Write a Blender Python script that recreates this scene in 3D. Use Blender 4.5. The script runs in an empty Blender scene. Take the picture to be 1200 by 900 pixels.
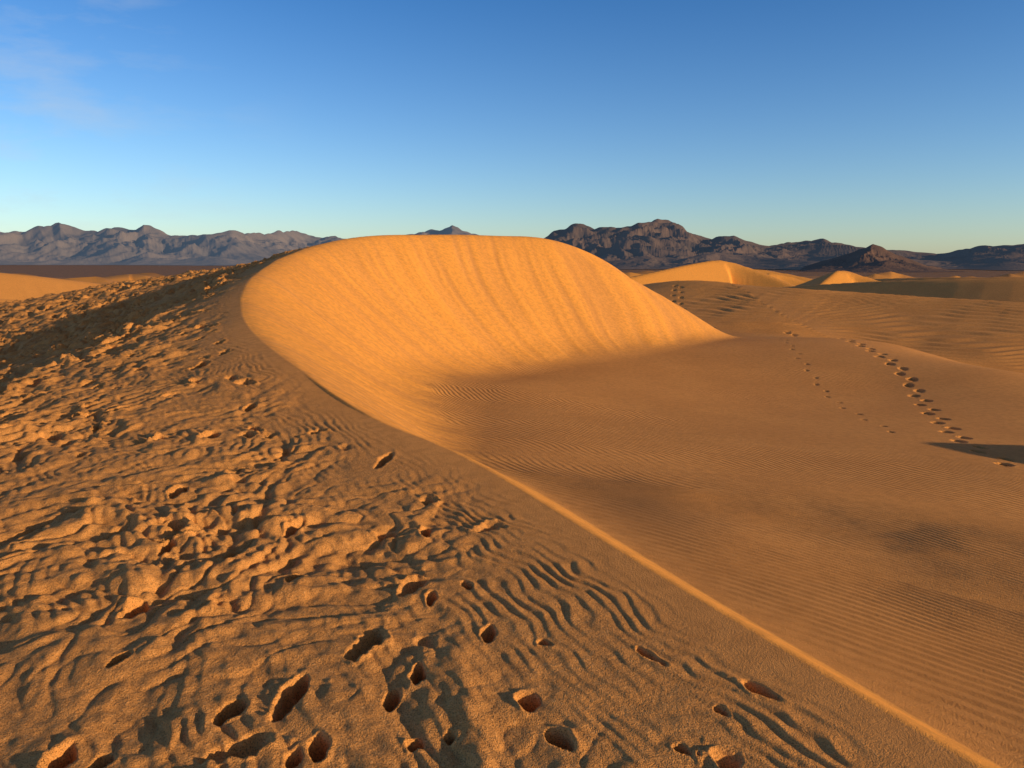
import bpy, math, time
import numpy as np
T0=time.time()
EYE=1.6
F32=np.float32
rng=np.random.RandomState(7)
# ---------------------------------------------------------------- helpers
def ss(a,b,x):
    t=np.clip((x-a)/(b-a),0,1); return t*t*(3-2*t)
_perm=np.random.RandomState(3).permutation(4096).astype(np.int32)
_ang=(np.random.RandomState(4).rand(4096)*2*np.pi)
_gx=np.cos(_ang).astype(F32); _gy=np.sin(_ang).astype(F32)
def noise(x,y,seed=0):
    x=np.asarray(x,F32)+F32(seed*17.31); y=np.asarray(y,F32)-F32(seed*9.77)
    xi=np.floor(x).astype(np.int32); yi=np.floor(y).astype(np.int32)
    xf=x-xi; yf=y-yi
    u=xf*xf*xf*(xf*(xf*6-15)+10); v=yf*yf*yf*(yf*(yf*6-15)+10)
    def g(ix,iy,fx,fy):
        h=_perm[(_perm[ix&4095]+iy)&4095]
        return _gx[h]*fx+_gy[h]*fy
    a=g(xi,yi,xf,yf); b=g(xi+1,yi,xf-1,yf)
    c=g(xi,yi+1,xf,yf-1); d=g(xi+1,yi+1,xf-1,yf-1)
    return ((a+(b-a)*u)*(1-v)+(c+(d-c)*u)*v)*F32(1.5)
def fbm(x,y,o=3,seed=0,gain=.5):
    s=0;a=1.
    for i in range(o):
        s=s+a*noise(x*2.03**i,y*2.03**i,seed+i); a*=gain
    return s
class TPS:
    def __init__(self,pts,lam=0.0):
        P=np.array(pts,float); self.P=P[:,:2]; n=len(P)
        K=self.k(self.P,self.P)+lam*np.eye(n)
        Q=np.c_[np.ones(n),self.P]
        A=np.block([[K,Q],[Q.T,np.zeros((3,3))]])
        self.w=np.linalg.solve(A,np.r_[P[:,2],0,0,0])
    def k(self,a,b):
        d2=((a[:,None]-b[None])**2).sum(-1); return .5*d2*np.log(d2+1e-9)
    def __call__(self,x,y):
        s=self.w[-3]+self.w[-2]*x+self.w[-1]*y
        s=s.astype(np.float64)
        for (px,py),w in zip(self.P,self.w):
            d2=(x-px)**2+(y-py)**2
            s+=w*.5*d2*np.log(d2+1e-9)
        return s
def smax(a,b,k):
    h=np.clip(.5+.5*(a-b)/k,0,1); return b*(1-h)+a*h+k*h*(1-h)
def catmull(P,n):
    P=np.array(P,float); Q=np.vstack([2*P[0]-P[1],P,2*P[-1]-P[-2]]); out=[]
    for i in range(1,len(Q)-2):
        p0,p1,p2,p3=Q[i-1:i+3]
        for t in np.linspace(0,1,n,endpoint=False):
            out.append(.5*((2*p1)+(-p0+p2)*t+(2*p0-5*p1+4*p2-p3)*t*t+(-p0+3*p1-3*p2+p3)*t**3))
    out.append(Q[-2]); return np.array(out)

# ---------------------------------------------------------------- polar sheet
ang=np.radians(np.r_[np.arange(-46,46.01,.11),np.arange(48,313,3.)])   # clockwise from +Y
rs=[np.arange(.05,1.6,.08),np.arange(1.6,5,.0085),np.arange(5,10,.016),np.arange(10,20,.03),
    np.arange(20,40,.075),np.arange(40,72,.2)]
g=[72.]
while g[-1]<14000: g.append(g[-1]*(1.008 if g[-1]<160 else 1.024))
r=np.concatenate(rs+[np.array(g)])
NR,NA=len(r),len(ang)
RR,AA=np.meshgrid(r,ang,indexing='ij')
X=(RR*np.sin(AA)); Y=(RR*np.cos(AA))
nearR=np.searchsorted(r,75.)
Xn=X[:nearR].ravel(); Yn=Y[:nearR].ravel()

# main crest (x,y,z rel eye)
crest=[(9,-9,-1.7),(4.2,-2.2,-1.65),(1.9,1.45,-1.6),(1.47,2.17,-1.6),(.95,3.2,-1.6),(-.26,5.5,-1.55),(-1.3,6.75,-1.45),
 (-2.4,8.35,-1.25),(-3.9,11,-1.0),(-5.1,14.0,-.65),(-5.75,17.2,-.2),(-6.0,21.0,.24),(-5.2,24.0,.70),
 (-3.3,26.8,.90),(-.6,29.0,.93),(1.8,30.4,.76),(4.0,31.5,-.10),(6.1,32.4,-1.6),(8.2,33.2,-3.45)]
Wpts=[(p[0],p[1],p[2]) for p in crest]+[
 (-1.75,2.3,-1.63),(0,1,-1.6),(-1,-3,-1.6),(-4,0,-1.75),(-3,4.5,-1.6),(-6,8.6,-1.60),(-9,12.9,-1.95),(-5,5,-1.7),
 (-12,9,-2.7),(-9.0,17,-1.45),(-14,20,-2.25),(-10.0,22.5,-.88),(-9.3,27,-.15),(-13.8,31,-.62),(-20.6,30,-1.85),(-20,15,-4),
 (-5,32,.30),(0,36,-.3),(-12,40,-2.0),(-3,46,-2.6),(5,38,-2.9),(12,45,-5.5),(-25,45,-4.6),(0,60,-5.5),(30,60,-9),(-20,65,-6.5),(-40,30,-6.5),
 (-30,0,-5),(-10,-15,-2),(-40,60,-8)]
W=TPS(Wpts)
Fpts=[(4.2,-2.2,-1.8),(1.9,1.45,-1.70),(1.47,2.17,-1.70),(.95,3.2,-1.71),(-.26,5.5,-1.80),(-1.3,6.75,-1.97),
 (1.8,2.4,-1.76),(.87,7.3,-2.20),(-.8,9.6,-2.32),(2.1,14.7,-2.85),(-1,15.5,-2.62),(1.8,24,-2.98),(8.2,33.2,-3.45),
 (2.4,5.0,-2.06),(2.9,6.2,-2.28),(3.9,5.4,-2.30),(6.6,9.3,-2.74),(6.5,13.8,-3.10),(9.6,18.6,-3.25),(13.6,20.0,-3.0),(13.4,35,-3.30),(5,20,-3.16),
 (14.0,27.3,-3.05),(18,22,-4.15),(17.8,27,-4.1),(17.2,32,-4.0),(21,33,-3.5),(14,43,-3.1),(5,45,-3.6),(0,60,-5),(-12,60,-5.5),(10,6,-3.0),(9,0,-2.7),(16,10,-3.4),(25,20,-3.6),
 (-4,3,-3.5),(-8,10,-4),(-6,20,-4),(-15,30,-5),(-15,0,-4),(0,-6,-3),(20,60,-4.5),(40,60,-5),(-40,40,-6),(40,0,-4),(-10,45,-4.5),(-40,0,-6),(-5,-30,-5),(30,-30,-4)]
Fs=TPS(Fpts)
C=catmull([(p[0],p[1]) for p in crest],8)
Cz=W(C[:,0],C[:,1])
seglen=np.r_[0,np.cumsum(np.hypot(*np.diff(C,axis=0).T))]
def polydist(x,y,P,vals):
    best=np.full(x.shape,1e9); out=[np.zeros(x.shape) for _ in vals]
    for i in range(len(P)-1):
        ax,ay=P[i];bx,by=P[i+1]; dx,dy=bx-ax,by-ay; L=dx*dx+dy*dy
        t=np.clip(((x-ax)*dx+(y-ay)*dy)/L,0,1)
        d=(x-ax-t*dx)**2+(y-ay-t*dy)**2
        m=d<best
        best[m]=d[m]
        for o,v in zip(out,vals): o[m]=(v[i]+(v[i+1]-v[i])*t)[m]
    return np.sqrt(best),out
x64,y64=Xn,Yn
d,(cz,cs)=polydist(x64,y64,C,[Cz,seglen])
poly=[tuple(p) for p in C]+[(80,75),(90,-60),(12,-14)]
ins=np.zeros(x64.shape,bool)
for i in range(len(poly)):
    (ax,ay),(bx,by)=poly[i],poly[(i+1)%len(poly)]
    if ay==by: continue
    c=((ay>y64)!=(by>y64))&(x64<(bx-ax)*(y64-ay)/(by-ay)+ax); ins^=c
print('crest',time.time()-T0)
Fz=Fs(x64,y64); Wz=W(x64,y64)
SL=.63
edge_r=.05+.45*ss(7,14,y64)-.25*ss(22,26,y64)
slipz=cz-SL*(np.sqrt(d*d+edge_r**2)-edge_r)
# smooth the fold where two parts of the curved crest feed the same bowl
m=np.where(ins&(d>.3)&(d<13)&(y64>6))[0]
xm=x64[m].astype(F32); ym=y64[m].astype(F32)
sd_=np.arange(seglen[0],seglen[-1],.28); cxd=np.interp(sd_,seglen,C[:,0]); cyd=np.interp(sd_,seglen,C[:,1]); czd=np.interp(sd_,seglen,Cz)
kk=(.04+.85*ss(.3,4.5,d[m])).astype(F32); ref=(cz[m]-SL*d[m]).astype(F32)
sw=np.zeros(len(m),F32);sh=sw.copy();sc_=sw.copy()
for s_,cx_,cy_,c_ in zip(sd_,cxd,cyd,czd):
    if cy_<4: continue
    h=F32(c_)-F32(SL)*np.sqrt((xm-F32(cx_))**2+(ym-F32(cy_))**2)
    w_=np.exp((h-ref)/kk); sw+=w_; sh+=w_*(h-ref); sc_+=w_*F32(s_)
bl=ss(.3,1.6,d[m])
slipz[m]+=bl*(sh/sw+kk*.5)
cs2=cs.copy(); cs2[m]=cs[m]*(1-bl)+bl*sc_/sw
print('soft',time.time()-T0)
ksm=.06+.75*ss(6,14,y64)-.35*ss(20,30,y64)
sm_=smax(Fz,slipz,ksm); hm_=np.maximum(Fz,slipz)
z_in=np.where(d<.6,hm_+(sm_-hm_)*(d/.6),sm_)
z_out=np.maximum(Wz,Fz)
z=np.where(ins,z_in,z_out)
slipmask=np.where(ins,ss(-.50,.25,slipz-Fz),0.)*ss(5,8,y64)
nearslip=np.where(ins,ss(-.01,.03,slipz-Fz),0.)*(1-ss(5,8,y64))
plat=np.where(~ins,1.,0.)
floorm=np.where(ins,1-ss(-.22,.03,slipz-Fz),0.)
backfloor=np.where((~ins)&(Fz>Wz),1.,0.)
plat=plat*(1-backfloor); floorm=np.maximum(floorm,backfloor)

# ---------------- generic ridges (dune crests) on the whole sheet
Xa,Ya=X.ravel(),Y.ravel()
Rall=np.hypot(Xa,Ya)
toneA=np.zeros(NR*NA)
base=-5.2-2.2*ss(80,300,Rall)-55*ss(150,2600,Rall)
fm=np.where((Rall>70)&(Rall<2000))[0]
base[fm]+=(fbm(Xa[fm]/60,Ya[fm]/60,3,11)*1.1)*ss(70,140,Rall[fm])*(1-ss(800,2000,Rall[fm]))
Zall=base.copy()
k=ss(52,72,np.hypot(x64,y64))
Zall[:len(z)]=z*(1-k)+base[:len(z)]*k
def ridge(P,sl,sr,rad=.3,k=.5,tl=0.,tr=0.):
    """P: crest points; sl: slope on left of travel, sr: on right"""
    P=np.array(P,float)
    D=catmull(P[:,:2],6); zz=catmull(np.c_[P[:,2],P[:,2]],6)[:,0]
    mx=P[:,0].mean(); my=P[:,1].mean(); rad0=np.hypot(P[:,0]-mx,P[:,1]-my).max()+10/min(sl,sr)
    R0=math.hypot(mx,my); i0,i1=np.searchsorted(r,[R0-rad0,R0+rad0])
    lo,hi=i0*NA,i1*NA
    m=lo+np.where((np.abs(Xa[lo:hi]-mx)<rad0)&(np.abs(Ya[lo:hi]-my)<rad0))[0]
    x,y=Xa[m],Ya[m]
    best=np.full(x.shape,1e9); cz=np.zeros(x.shape); sg=np.zeros(x.shape)
    for i in range(len(D)-1):
        ax,ay=D[i];bx,by=D[i+1];dx,dy=bx-ax,by-ay;L=dx*dx+dy*dy
        t=np.clip(((x-ax)*dx+(y-ay)*dy)/L,0,1)
        dd=(x-ax-t*dx)**2+(y-ay-t*dy)**2
        q=dd<best; best[q]=dd[q]; cz[q]=(zz[i]+(zz[i+1]-zz[i])*t)[q]
        sg[q]=(dx*(y-ay)-dy*(x-ax))[q]
    dd=np.sqrt(best)
    sl_=np.where(sg>0,sl,sr)
    h=cz-sl_*(np.sqrt(dd*dd+rad*rad)-rad)
    on=ss(-.1,.2,h-Zall[m])*np.where(sg>0,tl,tr)  # ridge faces lightened in colour so they look more sunlit
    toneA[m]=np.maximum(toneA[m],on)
    Zall[m]=smax(Zall[m],h,k)
ridge([(7,62,-2.6),(12,53,-1.45),(16,47.5,-1.65),(20.5,44,-1.9),(26,38.5,-2.15),(34,33,-2.3),(48,27,-2.0)],.5,.19,.9,.7)
ridge([(11,88,-2.6),(18,93,-1.35),(25,99,-.25),(28.5,101,-.05),(32,98,-1.3),(36,90,-3.8)],.35,.45,.15,.15,0,1.)
ridge([(35,117,-4.4),(41,123,-2.7),(44,125,-2.1),(48,122,-3.4),(51,117,-4.8)],.4,.5,.2,.3,0,1.)
ridge([(42,104,-4.2),(47,110,-2.2),(50,113,-1.5),(53.5,110,-2.8),(56,105,-4.)],.4,.5,.2,.3,0,1.)
ridge([(29,98,-4.0),(33,84,-2.8),(40,74,-1.9),(50,66,-1.55),(66,60,-1.4)],.18,.60,.2,.3)
ridge([(56,74,-2.8),(63,80,-1.0),(70,84,-.8),(78,80,-1.2),(90,74,-1.8)],.4,.5,.2,.2,0,1.)
ridge([(50,140,-4.4),(60,118,-2.8),(72,104,-2.3),(90,96,-2.2)],.18,.6,.3,.3)
ridge([(22,135,-4.8),(34,142,-2.8),(44,150,-1.6),(52,148,-2.2),(62,138,-4.8)],.3,.45,.3,.3,0,1.)
ridge([(-100,60,.85),(-78,68,.30),(-62,74,-.45),(-54,79,-1.3),(-48,84,-2.4),(-43,90,-3.6)],.2,.26,1.2,1.,0,.45)
ridge([(-75,44,-2.4),(-50,50,-2.3),(-40,54,-2.7),(-30,60,-3.6)],.25,.40,.8,.8,0,.5)
ridge([(14.5,5.5,-1.95),(12.9,7.4,-1.65),(12.6,8.8,-1.6),(13.4,10.2,-2.2)],.5,.45,.5,.5)
for i in range(40):
    a=math.radians(rng.uniform(-42,44)); R0=rng.uniform(150,480)
    cx,cy=R0*math.sin(a),R0*math.cos(a); L=rng.uniform(12,32); hb=-7.3-55*float(ss(150,2600,np.array(R0)))
    ph=rng.uniform(2.0,4.2)
    ridge([(cx-L,cy-12,hb),(cx-.3*L,cy-2,hb+ph*.7),(cx+.2*L,cy+4,hb+ph),(cx+.5*L,cy,hb+ph*.5),(cx+L,cy-10,hb)],.3,.5,.3,.5,0,.8)
print('ridges',time.time()-T0)
z=Zall[:len(z)].copy()
# ---------------- small relief on the near sheet
x,y=Xn.astype(F32),Yn.astype(F32); Rn=np.hypot(x,y)
wx=noise(x*.9,y*.9,21)*.35+noise(x*3.1,y*3.1,23)*.08; wy=noise(x*.9,y*.9,22)*.35+noise(x*3.1,y*3.1,24)*.08
dplat=d*plat
trample=plat*ss(.15,1.6,dplat+.7*noise(x*.8,y*.8,5))
trample=trample*(1-ss(45,60,Rn))
n1=noise((x+wx)*1.5,(y+wy)*1.5,31)
n2=noise((x+wx)*3.4,(y+wy)*3.1,32)
n3=noise((x+wx)*7.2,(y+wy)*6.8,33)
n4=noise(x*15,y*14,34)
nb=np.abs(noise((x+wx*.8)*4.2+3,(y+wy*.8)*3.6,37))
lump=.026*n1+.034*n2+.023*n3+.008*n4
crease=-((1-nb*4.).clip(0,1)**2)*.013
rough=.50+.80*ss(-.5,.4,noise(x*.5,y*.5,36))
grow=1+1.8*ss(6,18,Rn)
z+=trample*(lump+crease)*rough*grow
def rip(ph,sharp=.35):
    return np.sin(ph+sharp*np.sin(ph))
w1=noise(x*1.1,y*1.1,41)*.12+noise(x*2.7,y*2.7,42)*.075+noise(x*6,y*6,48)*.030+noise(x*13,y*13,50)*.008
phP=2*np.pi*((.84*x+.54*y)+w1)/.078
aR=.0044*(.45+.9*ss(-.4,.4,noise(x*.9,y*.9,43)))*(.4+.6*ss(-.3,.35,noise(x*3.4,y*3.4,49)))
fade=(1-ss(22,32,Rn))
z+=plat*aR*rip(phP,.5)*fade*ss(.03,.45,dplat)
# wind ripples of the hollow: relief close by, the same phase drives a fine bump further out
gy=.95*y-.5*(np.clip(y,3.5,8)-3.5)**2/9-(.5)*(np.clip(y,8,1e9)-8)
w2=noise(x*.35,y*.35,44)*.40+noise(x*1.5,y*1.5,45)*.05+noise(x*4,y*4,145)*.008
lam=.092
phF=2*np.pi*(.8*x+gy+w2)/lam
aF=.0050*(.75+.35*ss(-.5,.4,noise(x*.4,y*.4,46)))
sm=1-.80*ss(5.4,8.5,x-.25*(y-8))*ss(4,8,y)
nearw=1-ss(7,10,Rn)
z+=floorm*aF*rip(phF,.5)*nearw*sm*ss(.05,.3,d)
ramp=floorm*aF*(1-nearw)*sm*(1-ss(26,36,Rn))*1.15
m2=ss(20,26,Rn)*floorm*ss(14.5,17,x)+ss(34,38,Rn)*floorm*ss(9,12,x)*(x<=14.5)
m2=np.clip(m2,0,1)
ph3=2*np.pi*(.42*x+.9*y+noise(x*.12,y*.12,47)*2.0+noise(x*.5,y*.5,147)*.25)/.62
z+=m2*.040*rip(ph3,.4)*(1-ss(60,74,Rn))
# slip face: avalanche streaks
st=cs2+.55*d
s1=noise(st*.9,d*.10,51); s2=noise(st*3.4,d*.14,52); s3=noise(st*9.,d*.2,53)
z+=slipmask*(.060*s1+.018*s2+.004*s3)*ss(.1,1.5,d)*ss(.3,.9,slipmask)
z+=(.012+.03*plat)*noise(x*.35,y*.35,61)*ss(3,8,Rn)
Zg=Zall.reshape(NR,NA); Zg[:nearR]=z.reshape(nearR,NA)

# ---------------- footprints
def dent(cx,cy,ang_,L,Wd,dep,soft=.35,rim=.25,seed=0,wob=.35):
    R0=math.hypot(cx,cy); pad=L*2.2
    i0,i1=np.searchsorted(r,[R0-pad,R0+pad])
    a0=math.atan2(cx,cy); da=min(pad/max(R0,.3),.9)
    j=np.where(np.abs(ang-a0)<da)[0]
    if len(j)==0: return
    j0,j1=j[0],j[-1]+1
    xs,ys=X[i0:i1,j0:j1],Y[i0:i1,j0:j1]
    xx=xs-cx; yy=ys-cy
    ca,sa=math.cos(ang_),math.sin(ang_)
    u=xx*sa+yy*ca; v=xx*ca-yy*sa
    wv=Wd*(1+.18*np.sin(u/L*2.6+.6))
    q=np.sqrt((u/L)**2+(v/wv)**2)
    q=q*(1+wob*noise(xs*9,ys*9,seed+3)+wob*.6*noise(xs*24,ys*24,seed+9))
    push=.6+.6*np.clip(v/wv*math.copysign(1,(seed%2)-.5),-1,1)
    prof=-dep*(1-ss(1-soft,1+soft*.4,q))+dep*rim*push*np.exp(-((q-1.3)/.26)**2)
    Zg[i0:i1,j0:j1]+=prof
fp=[(.94,2.57,-40,.085,.035,.09),(.57,2.81,-35,.075,.024,.06),(.14,2.92,-60,.04,.03,.06),(.755,2.44,-30,.04,.025,.05),
(.06,2.49,60,.065,.045,.10),(.16,2.28,-35,.08,.04,.07),(-.37,2.67,40,.065,.035,.085),(-.45,2.53,60,.07,.035,.07),(-.33,2.27,0,.045,.035,.075),
(-.21,2.30,0,.03,.025,.05),(-.83,2.53,8,.14,.05,.07),(-1.02,2.45,20,.085,.05,.11),(-1.78,3.27,60,.10,.05,.11),(-1.61,2.8,10,.06,.035,.07),
(-1.31,4.23,70,.11,.05,.11),(-1.13,3.62,60,.09,.045,.09),(-.39,3.34,50,.08,.03,.075),(-.22,3.48,-20,.055,.03,.08),(-.51,4.19,40,.10,.04,.06),
(-.65,2.25,30,.065,.04,.075),(.565,2.22,-40,.035,.025,.04),(-1.96,3.99,30,.09,.045,.075),(-2.65,6.3,10,.14,.07,.12),(-3.8,9,-20,.15,.08,.14),
(-1.5,2.2,60,.09,.045,.08),(-1.36,2.2,20,.055,.04,.07),(-.72,2.2,10,.045,.035,.07),(-1.55,3.9,60,.09,.05,.07),(-.1,3.0,50,.08,.035,.05),
(-1.0,5.6,70,.2,.05,.05),(-2.3,4.9,50,.11,.06,.10),(-2.6,7.2,60,.13,.06,.10)]
for i,(a,b,an,L,w_,dp) in enumerate(fp):
    # older, wind-rounded prints lean along the line of walking (parallel with the crest)
    an2=an if an<=20 else an*.45-22
    dent(a,b,math.radians(an2),L*.92,w_*.78,dp*1.35,.24,.05,i,.30)
for kx in range(7):
    dent(-.86+.02*kx*.15,2.42+kx*.034,math.radians(80),.035,.010,-.012,.5,0,kx)
cr=C
n=0
while n<640:
    yy=1.7+28*rng.rand()**1.35; xx=rng.uniform(-14,1.5)
    cx_=np.interp(yy,cr[10:110,1],cr[10:110,0])
    if xx>cx_-.5 or (rng.rand()>.35*(1-math.exp(-(cx_-xx)/1.5))+.5*ss(4,9,yy)): continue
    if xx<-.72*yy-2.5: continue
    dent(xx,yy,rng.uniform(-1.3,1.0),rng.uniform(.06,.13),rng.uniform(.032,.060),rng.uniform(.016,.058)*(1 if yy<6 else 1.9),rng.uniform(.35,.8),rng.uniform(.1,.35),n%50,.45)
    n+=1
def trail(P,step,dep,L=.15,side=.13,w=.5):
    P=catmull(P,30); s=np.r_[0,np.cumsum(np.hypot(*np.diff(P,axis=0).T))]
    k=0
    for t in np.arange(0,s[-1],step):
        px=np.interp(t,s,P[:,0]);py=np.interp(t,s,P[:,1])
        qx=np.interp(t+.1,s,P[:,0]);qy=np.interp(t+.1,s,P[:,1]); h=math.atan2(qx-px,qy-py)
        sd=side*(1 if k%2 else -1)*rng.uniform(.7,1.2); k+=1
        dent(px+math.cos(h)*sd,py-math.sin(h)*sd,h+rng.uniform(-.2,.2),L*rng.uniform(.85,1.2),L*w,dep*rng.uniform(.8,1.2),.3,.03,k,.15)
trail([(6.9,9.9),(7.7,12.2),(9.3,16.2),(11.0,21),(12.3,28),(12.9,35)],.60,.14,.15,.10,.6)
trail([(6.9,13.0),(7.5,16.5),(8.6,21.5),(10.0,27.5),(11.3,34)],.8,.035,.08,.07)
trail([(9.8,36),(9.6,41),(10.2,46),(11.4,51)],.8,.08,.2,.2)
print('relief',time.time()-T0)

# ---------------------------------------------------------------- attributes
grit=np.zeros(NR*NA,F32); scrub=ss(220,560,Rall).astype(F32)
tn=slipmask*(.72+.6*s2+.5*s1+.3*s3)+nearslip*.7  # near crest strip also painted lighter, as a sunlit edge
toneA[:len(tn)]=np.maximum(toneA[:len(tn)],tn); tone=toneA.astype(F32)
gr=plat*ss(.05,.6,dplat)
grit[:len(gr)]=gr
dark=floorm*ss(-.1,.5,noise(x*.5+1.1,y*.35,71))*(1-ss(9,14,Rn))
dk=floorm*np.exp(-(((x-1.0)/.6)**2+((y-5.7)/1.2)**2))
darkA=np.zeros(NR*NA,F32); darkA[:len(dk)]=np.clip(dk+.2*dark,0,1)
rphA=np.zeros(NR*NA,F32); rphA[:len(phF)]=phF
rampA=np.zeros(NR*NA,F32); rampA[:len(ramp)]=ramp

def grid_mesh(name,V,NR,NA,closed,center=None):
    nv=len(V)
    i=np.arange(NR-1)[:,None]; 
    if closed: j=np.arange(NA)[None]; j2=(j+1)%NA
    else: j=np.arange(NA-1)[None]; j2=j+1
    q=np.stack([i*NA+j,i*NA+j2,(i+1)*NA+j2,(i+1)*NA+j],-1).reshape(-1,4)[:, ::-1].astype(np.int32)
    loops=q.ravel(); starts=np.arange(0,len(loops),4)
    if center is not None:
        V=np.vstack([V,center]); jj=np.arange(NA)
        tr=np.stack([np.full(NA,nv),(jj+1)%NA,jj],-1).astype(np.int32)
        starts=np.r_[starts,len(loops)+np.arange(0,3*NA,3)]; loops=np.r_[loops,tr.ravel()]
    me=bpy.data.meshes.new(name)
    me.vertices.add(len(V)); me.vertices.foreach_set('co',V.astype(F32).ravel())
    me.loops.add(len(loops)); me.loops.foreach_set('vertex_index',loops.astype(np.int32))
    me.polygons.add(len(starts)); me.polygons.foreach_set('loop_start',starts.astype(np.int32))
    me.update(calc_edges=True)
    me.polygons.foreach_set('use_smooth',np.ones(len(starts),bool))
    ob=bpy.data.objects.new(name,me); bpy.context.scene.collection.objects.link(ob)
    return ob
V=np.c_[Xa,Ya,Zg.ravel()+EYE]
ter=grid_mesh('sand_dunes',V,NR,NA,True,center=np.array([[0,0,Zg[0].mean()+EYE]]))
for nm,arr in (('tone',tone),('grit',grit),('scrub',scrub),('darks',darkA),('ripple_phase',rphA),('ripple_height',rampA)):
    at=ter.data.attributes.new(nm,'FLOAT','POINT'); at.data.foreach_set('value',np.r_[arr,arr[:1]].astype(F32))
print('mesh',time.time()-T0,len(V))

# ---------------------------------------------------------------- materials
def mk(name):
    m=bpy.data.materials.new(name); m.use_nodes=True; nt=m.node_tree
    for n in list(nt.nodes): nt.nodes.remove(n)
    o=nt.nodes.new('ShaderNodeOutputMaterial'); b=nt.nodes.new('ShaderNodeBsdfPrincipled')
    b.inputs['Roughness'].default_value=.9; b.inputs['Specular IOR Level'].default_value=.05
    nt.links.new(b.outputs[0],o.inputs[0]); return m,nt,b
def N(nt,t,**k):
    n=nt.nodes.new(t)
    for a,v in k.items(): setattr(n,a,v)
    return n
def mix(nt,fac,a,b,mode='MIX'):
    n=N(nt,'ShaderNodeMix',data_type='RGBA',blend_type=mode)
    for s,v in ((0,fac),(6,a),(7,b)):
        if isinstance(v,(int,float)): n.inputs[s].default_value=v
        elif isinstance(v,tuple): n.inputs[s].default_value=v+(1,)
        else: nt.links.new(v,n.inputs[s])
    return n.outputs[2]
def noi(nt,vec,scale,det=2,rough=.5):
    n=N(nt,'ShaderNodeTexNoise'); n.inputs['Scale'].default_value=scale; n.inputs['Detail'].default_value=det
    n.inputs['Roughness'].default_value=rough; nt.links.new(vec,n.inputs['Vector']); return n.outputs[0]
def rng_(nt,v,a,b,c,d):
    n=N(nt,'ShaderNodeMapRange'); 
    for i,q in enumerate((a,b,c,d)): n.inputs[i+1].default_value=q
    nt.links.new(v,n.inputs[0]); return n.outputs[0]
m,nt,b=mk('sand')
tc=N(nt,'ShaderNodeTexCoord').outputs['Object']
def attr(n): 
    a=N(nt,'ShaderNodeAttribute',attribute_name=n); return a.outputs['Fac']
big=noi(nt,tc,.6,3); mid=noi(nt,tc,9,4,.65); grain=noi(nt,tc,210,1,.7); grain2=noi(nt,tc,80,2,.7)
col=mix(nt,rng_(nt,big,.35,.65,0,1),(.69,.330,.108),(.75,.365,.120))
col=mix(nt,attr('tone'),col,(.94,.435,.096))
col=mix(nt,rng_(nt,mid,.42,.62,0,.4),col,(.48,.228,.075))
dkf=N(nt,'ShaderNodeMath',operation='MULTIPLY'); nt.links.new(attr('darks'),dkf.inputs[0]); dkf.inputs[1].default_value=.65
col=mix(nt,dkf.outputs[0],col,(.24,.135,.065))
gm=N(nt,'ShaderNodeMath',operation='MULTIPLY_ADD'); nt.links.new(attr('grit'),gm.inputs[0]); gm.inputs[1].default_value=.6; gm.inputs[2].default_value=.25
gf=N(nt,'ShaderNodeMath',operation='MULTIPLY'); nt.links.new(rng_(nt,grain,.5,.68,0,1),gf.inputs[0]); nt.links.new(gm.outputs[0],gf.inputs[1])
col=mix(nt,gf.outputs[0],col,(.17,.09,.04))
gf2=N(nt,'ShaderNodeMath',operation='MULTIPLY'); nt.links.new(rng_(nt,grain2,.55,.7,0,.6),gf2.inputs[0]); nt.links.new(gm.outputs[0],gf2.inputs[1])
col=mix(nt,gf2.outputs[0],col,(.88,.50,.21))
sc=noi(nt,tc,.05,5,.7)
scf=N(nt,'ShaderNodeMath',operation='MULTIPLY'); nt.links.new(attr('scrub'),scf.inputs[0]); nt.links.new(rng_(nt,sc,.35,.6,.6,1),scf.inputs[1])
col=mix(nt,scf.outputs[0],col,(.17,.115,.085))
nt.links.new(col,b.inputs['Base Color'])
sn=N(nt,'ShaderNodeMath',operation='SINE'); nt.links.new(attr('ripple_phase'),sn.inputs[0])
rh=N(nt,'ShaderNodeMath',operation='MULTIPLY'); nt.links.new(sn.outputs[0],rh.inputs[0]); nt.links.new(attr('ripple_height'),rh.inputs[1])
bp0=N(nt,'ShaderNodeBump'); bp0.inputs['Distance'].default_value=1.0; bp0.inputs['Strength'].default_value=1.0; nt.links.new(rh.outputs[0],bp0.inputs['Height'])
bp=N(nt,'ShaderNodeBump'); bp.inputs['Distance'].default_value=.005; bp.inputs['Strength'].default_value=.8; nt.links.new(grain,bp.inputs['Height'])
bp2=N(nt,'ShaderNodeBump'); bp2.inputs['Distance'].default_value=.009; bp2.inputs['Strength'].default_value=.5; nt.links.new(grain2,bp2.inputs['Height'])
nt.links.new(bp2.outputs[0],bp.inputs['Normal'])
bp3=N(nt,'ShaderNodeBump'); bp3.inputs['Distance'].default_value=.03
mid2=noi(nt,tc,22,3,.6); nt.links.new(mid2,bp3.inputs['Height']); nt.links.new(bp3.outputs[0],bp2.inputs['Normal'])
nt.links.new(bp0.outputs[0],bp3.inputs['Normal'])
gs=N(nt,'ShaderNodeMath',operation='MULTIPLY_ADD'); nt.links.new(attr('grit'),gs.inputs[0]); gs.inputs[1].default_value=.3; gs.inputs[2].default_value=.03
nt.links.new(gs.outputs[0],bp3.inputs['Strength'])
nt.links.new(bp.outputs[0],b.inputs['Normal'])
ter.data.materials.append(m)

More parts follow.
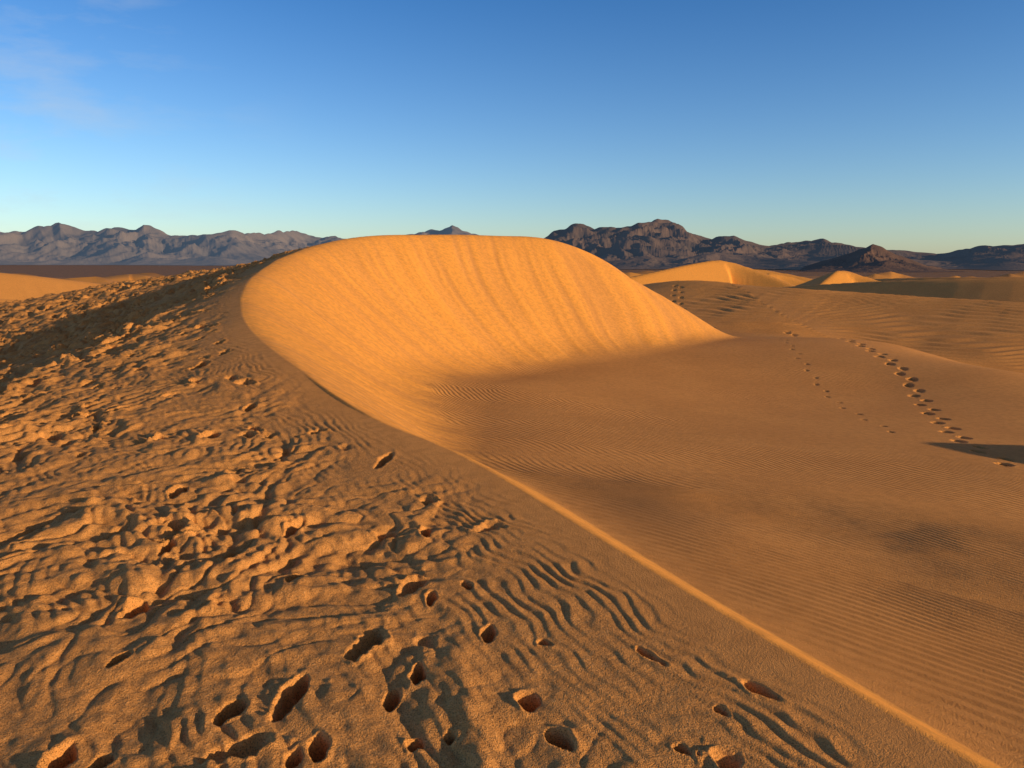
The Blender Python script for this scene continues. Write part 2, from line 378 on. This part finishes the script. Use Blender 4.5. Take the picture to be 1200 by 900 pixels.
def rockmat(name,c1,c2,c3,scale,haze):
    m,nt,b=mk(name); tc=N(nt,'ShaderNodeTexCoord').outputs['Object']
    a=noi(nt,tc,scale,5,.6); c=noi(nt,tc,scale*4,5,.65)
    col=mix(nt,rng_(nt,a,.38,.62,0,1),c1,c2); col=mix(nt,rng_(nt,c,.45,.65,0,.7),col,c3)
    nt.links.new(col,b.inputs['Base Color']); b.inputs['Roughness'].default_value=1; b.inputs['Specular IOR Level'].default_value=0
    bp=N(nt,'ShaderNodeBump'); bp.inputs['Distance'].default_value=40; bp.inputs['Strength'].default_value=.3
    nt.links.new(noi(nt,tc,scale*6,6,.6),bp.inputs['Height']); nt.links.new(bp.outputs[0],b.inputs['Normal'])
    # distance haze put into the rock as a faint blue glow of its own
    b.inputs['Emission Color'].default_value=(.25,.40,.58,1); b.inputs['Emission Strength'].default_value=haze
    return m
# ---------------------------------------------------------------- mountains
def mountain(name,prof,R0,depth,base,mat,seed,nsc,rough=.5,NAZ=900,NRD=160,jag=.06):
    """prof: list of (azimuth deg, elevation in 1/1000 rad)"""
    pa=np.radians([p[0] for p in prof]); ph=np.array([p[1] for p in prof])/1000.
    az=np.linspace(pa[0],pa[-1],NAZ)
    t=np.linspace(-1,1,NRD)
    Tt,Az=np.meshgrid(t,az,indexing='ij')
    Rc=R0*(1+.12*noise(Az*9,Az*0+3.3,seed))
    R_=Rc+Tt*depth
    x=R_*np.sin(Az); y=R_*np.cos(Az)
    q1=nsc*.45
    wa=noise(x/nsc,y/nsc,seed+20)*.035+noise(x/q1,y/q1,seed+21)*.012    # bend the spurs sideways
    e=np.abs(Tt)
    Hm=np.interp(Az+wa*e**.7,pa,ph)*Rc
    jg=noise(x/(nsc*.35),y/(nsc*.35),seed+1)+.7*noise(x/(nsc*.15),y/(nsc*.15),seed+2)
    rid=0;a=1.;tot=0
    wxx=noise(x/nsc*.7,y/nsc*.7,seed+20)*nsc*.5
    for i in range(6):
        n_=1-np.abs(noise((x+wxx)/nsc*2**i,(y-wxx)/nsc*2**i,seed+3+i))*2.4
        rid=rid+a*n_; tot+=a; a*=.52
    rid=rid/tot
    env=(1-e)**1.25
    h=(Hm-base)*(env*(1+jag*jg)+rough*(rid-.62)*ss(0,.22,e)*(1-e)**.8*.9)
    ends=ss(0,.04,(Az-pa[0])/(pa[-1]-pa[0]))*ss(0,.04,(pa[-1]-Az)/(pa[-1]-pa[0]))
    Z=base-25+(h+25)*ends
    V=np.c_[x.ravel(),y.ravel(),Z.ravel()+EYE]
    ob=grid_mesh(name,V,NRD,NAZ,False); ob.data.materials.append(mat); return ob
def px(L,hz=305.,g=1.0):
    return [(math.degrees(math.atan((u-600)/867/1.02)),(hz-v)*g/867*1000*math.cos(math.atan((u-600)/867/1.02))/1.02) for u,v in L]
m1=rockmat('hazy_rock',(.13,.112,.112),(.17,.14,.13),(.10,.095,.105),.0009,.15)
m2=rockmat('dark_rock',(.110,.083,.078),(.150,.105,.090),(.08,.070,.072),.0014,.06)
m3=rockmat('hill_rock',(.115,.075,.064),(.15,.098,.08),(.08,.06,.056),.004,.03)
left=[(-220,275),(-120,270),(-50,276),(0,272),(22,275),(45,268),(60,270),(70,266),(85,271),(105,274),(130,270),(150,269),(160,270),(168,265),(180,270),(195,277),(225,277),(255,274),
 (300,275),(340,273),(375,277),(400,280),(450,280),(480,276),(500,272),(515,273),(530,267),(545,272),(562,277),(600,286),(640,290),(720,290)]
right=[(560,300),(610,290),(638,281),(650,274),(670,268),(690,266),(705,270),(722,272),(735,268),(752,265),(765,262),(782,265),(800,271),(812,277),(835,281),(860,279),(880,284),
 (902,290),(925,286),(945,284),(965,283),(990,288),(1015,291),(1060,295),(1100,299),(1125,294),(1150,290),(1180,289),(1210,287),(1280,284),(1400,280),(1500,290)]
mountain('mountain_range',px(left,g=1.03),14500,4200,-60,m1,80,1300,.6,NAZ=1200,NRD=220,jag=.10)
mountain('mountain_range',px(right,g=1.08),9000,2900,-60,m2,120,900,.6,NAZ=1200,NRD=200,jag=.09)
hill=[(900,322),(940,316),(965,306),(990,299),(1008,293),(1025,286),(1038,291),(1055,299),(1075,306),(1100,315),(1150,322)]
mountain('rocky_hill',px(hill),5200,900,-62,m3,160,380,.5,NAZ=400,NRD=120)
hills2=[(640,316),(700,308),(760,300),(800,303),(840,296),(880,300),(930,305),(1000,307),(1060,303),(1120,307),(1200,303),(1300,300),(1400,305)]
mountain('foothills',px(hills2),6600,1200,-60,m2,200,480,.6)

# ---------------------------------------------------------------- light
SUN_EL,SUN_AZ=11.5,116.     # degrees, azimuth clockwise from +Y
sd=bpy.data.lights.new('sun','SUN'); sd.energy=5.0; sd.angle=math.radians(.53); sd.color=(1,.70,.37)
so=bpy.data.objects.new('sun',sd); bpy.context.scene.collection.objects.link(so)
from mathutils import Vector
dirv=Vector((math.sin(math.radians(SUN_AZ))*math.cos(math.radians(SUN_EL)),math.cos(math.radians(SUN_AZ))*math.cos(math.radians(SUN_EL)),math.sin(math.radians(SUN_EL))))
so.rotation_euler=dirv.to_track_quat('Z','Y').to_euler(); so.location=(20,-10,20)
w=bpy.data.worlds.new('World'); bpy.context.scene.world=w; w.use_nodes=True; nt=w.node_tree
bg=nt.nodes['Background']; sky=nt.nodes.new('ShaderNodeTexSky'); sky.sky_type='NISHITA'; sky.sun_disc=False
sky.sun_elevation=math.radians(SUN_EL); sky.sun_rotation=math.radians(SUN_AZ); sky.air_density=1.0; sky.dust_density=.3; sky.ozone_density=2.0
tcw=nt.nodes.new('ShaderNodeTexCoord')
mp=nt.nodes.new('ShaderNodeMapping'); mp.inputs['Rotation'].default_value=(0,0,math.radians(25)); mp.inputs['Scale'].default_value=(1.5,5,9)
nt.links.new(tcw.outputs['Generated'],mp.inputs[0])
cn=noi(nt,mp.outputs[0],1.6,7,.6)
sep=nt.nodes.new('ShaderNodeSeparateXYZ'); nt.links.new(tcw.outputs['Generated'],sep.inputs[0])
# sky tint: bluer in view; unseen sun side and zenith warmed for fill light
tint=mix(nt,rng_(nt,sep.outputs[2],0,.40,0,1),(1.36,1.62,2.08),(.27,.90,1.66))
tint=mix(nt,rng_(nt,sep.outputs[2],.45,.75,0,1),tint,(.55,.58,.70))
dt=N(nt,'ShaderNodeVectorMath',operation='DOT_PRODUCT'); nt.links.new(tcw.outputs['Generated'],dt.inputs[0]); dt.inputs[1].default_value=tuple(dirv)
tint=mix(nt,rng_(nt,dt.outputs['Value'],.35,.8,0,1),tint,(1.30,.82,.58))
skt=mix(nt,1.0,sky.outputs[0],tint,'MULTIPLY')
lx=rng_(nt,sep.outputs[0],-.25,-.55,0,1)
cf=rng_(nt,cn,.48,.75,0,.55)
mu=N(nt,'ShaderNodeMath',operation='MULTIPLY'); nt.links.new(cf,mu.inputs[0]); nt.links.new(lx,mu.inputs[1])
skc=mix(nt,mu.outputs[0],skt,(6.0,6.6,7.2))
nt.links.new(skc,bg.inputs[0]); bg.inputs[1].default_value=.092
# ---------------------------------------------------------------- camera
cd=bpy.data.cameras.new('camera'); cd.lens=26.0; cd.sensor_width=36; cd.clip_end=60000; cd.clip_start=.05
co=bpy.data.objects.new('camera',cd); bpy.context.scene.collection.objects.link(co)
co.location=(0,0,EYE); co.rotation_euler=(math.radians(90-9.5),0,0)
bpy.context.scene.camera=co
bpy.context.scene.view_settings.view_transform='Standard'
print('done',time.time()-T0)
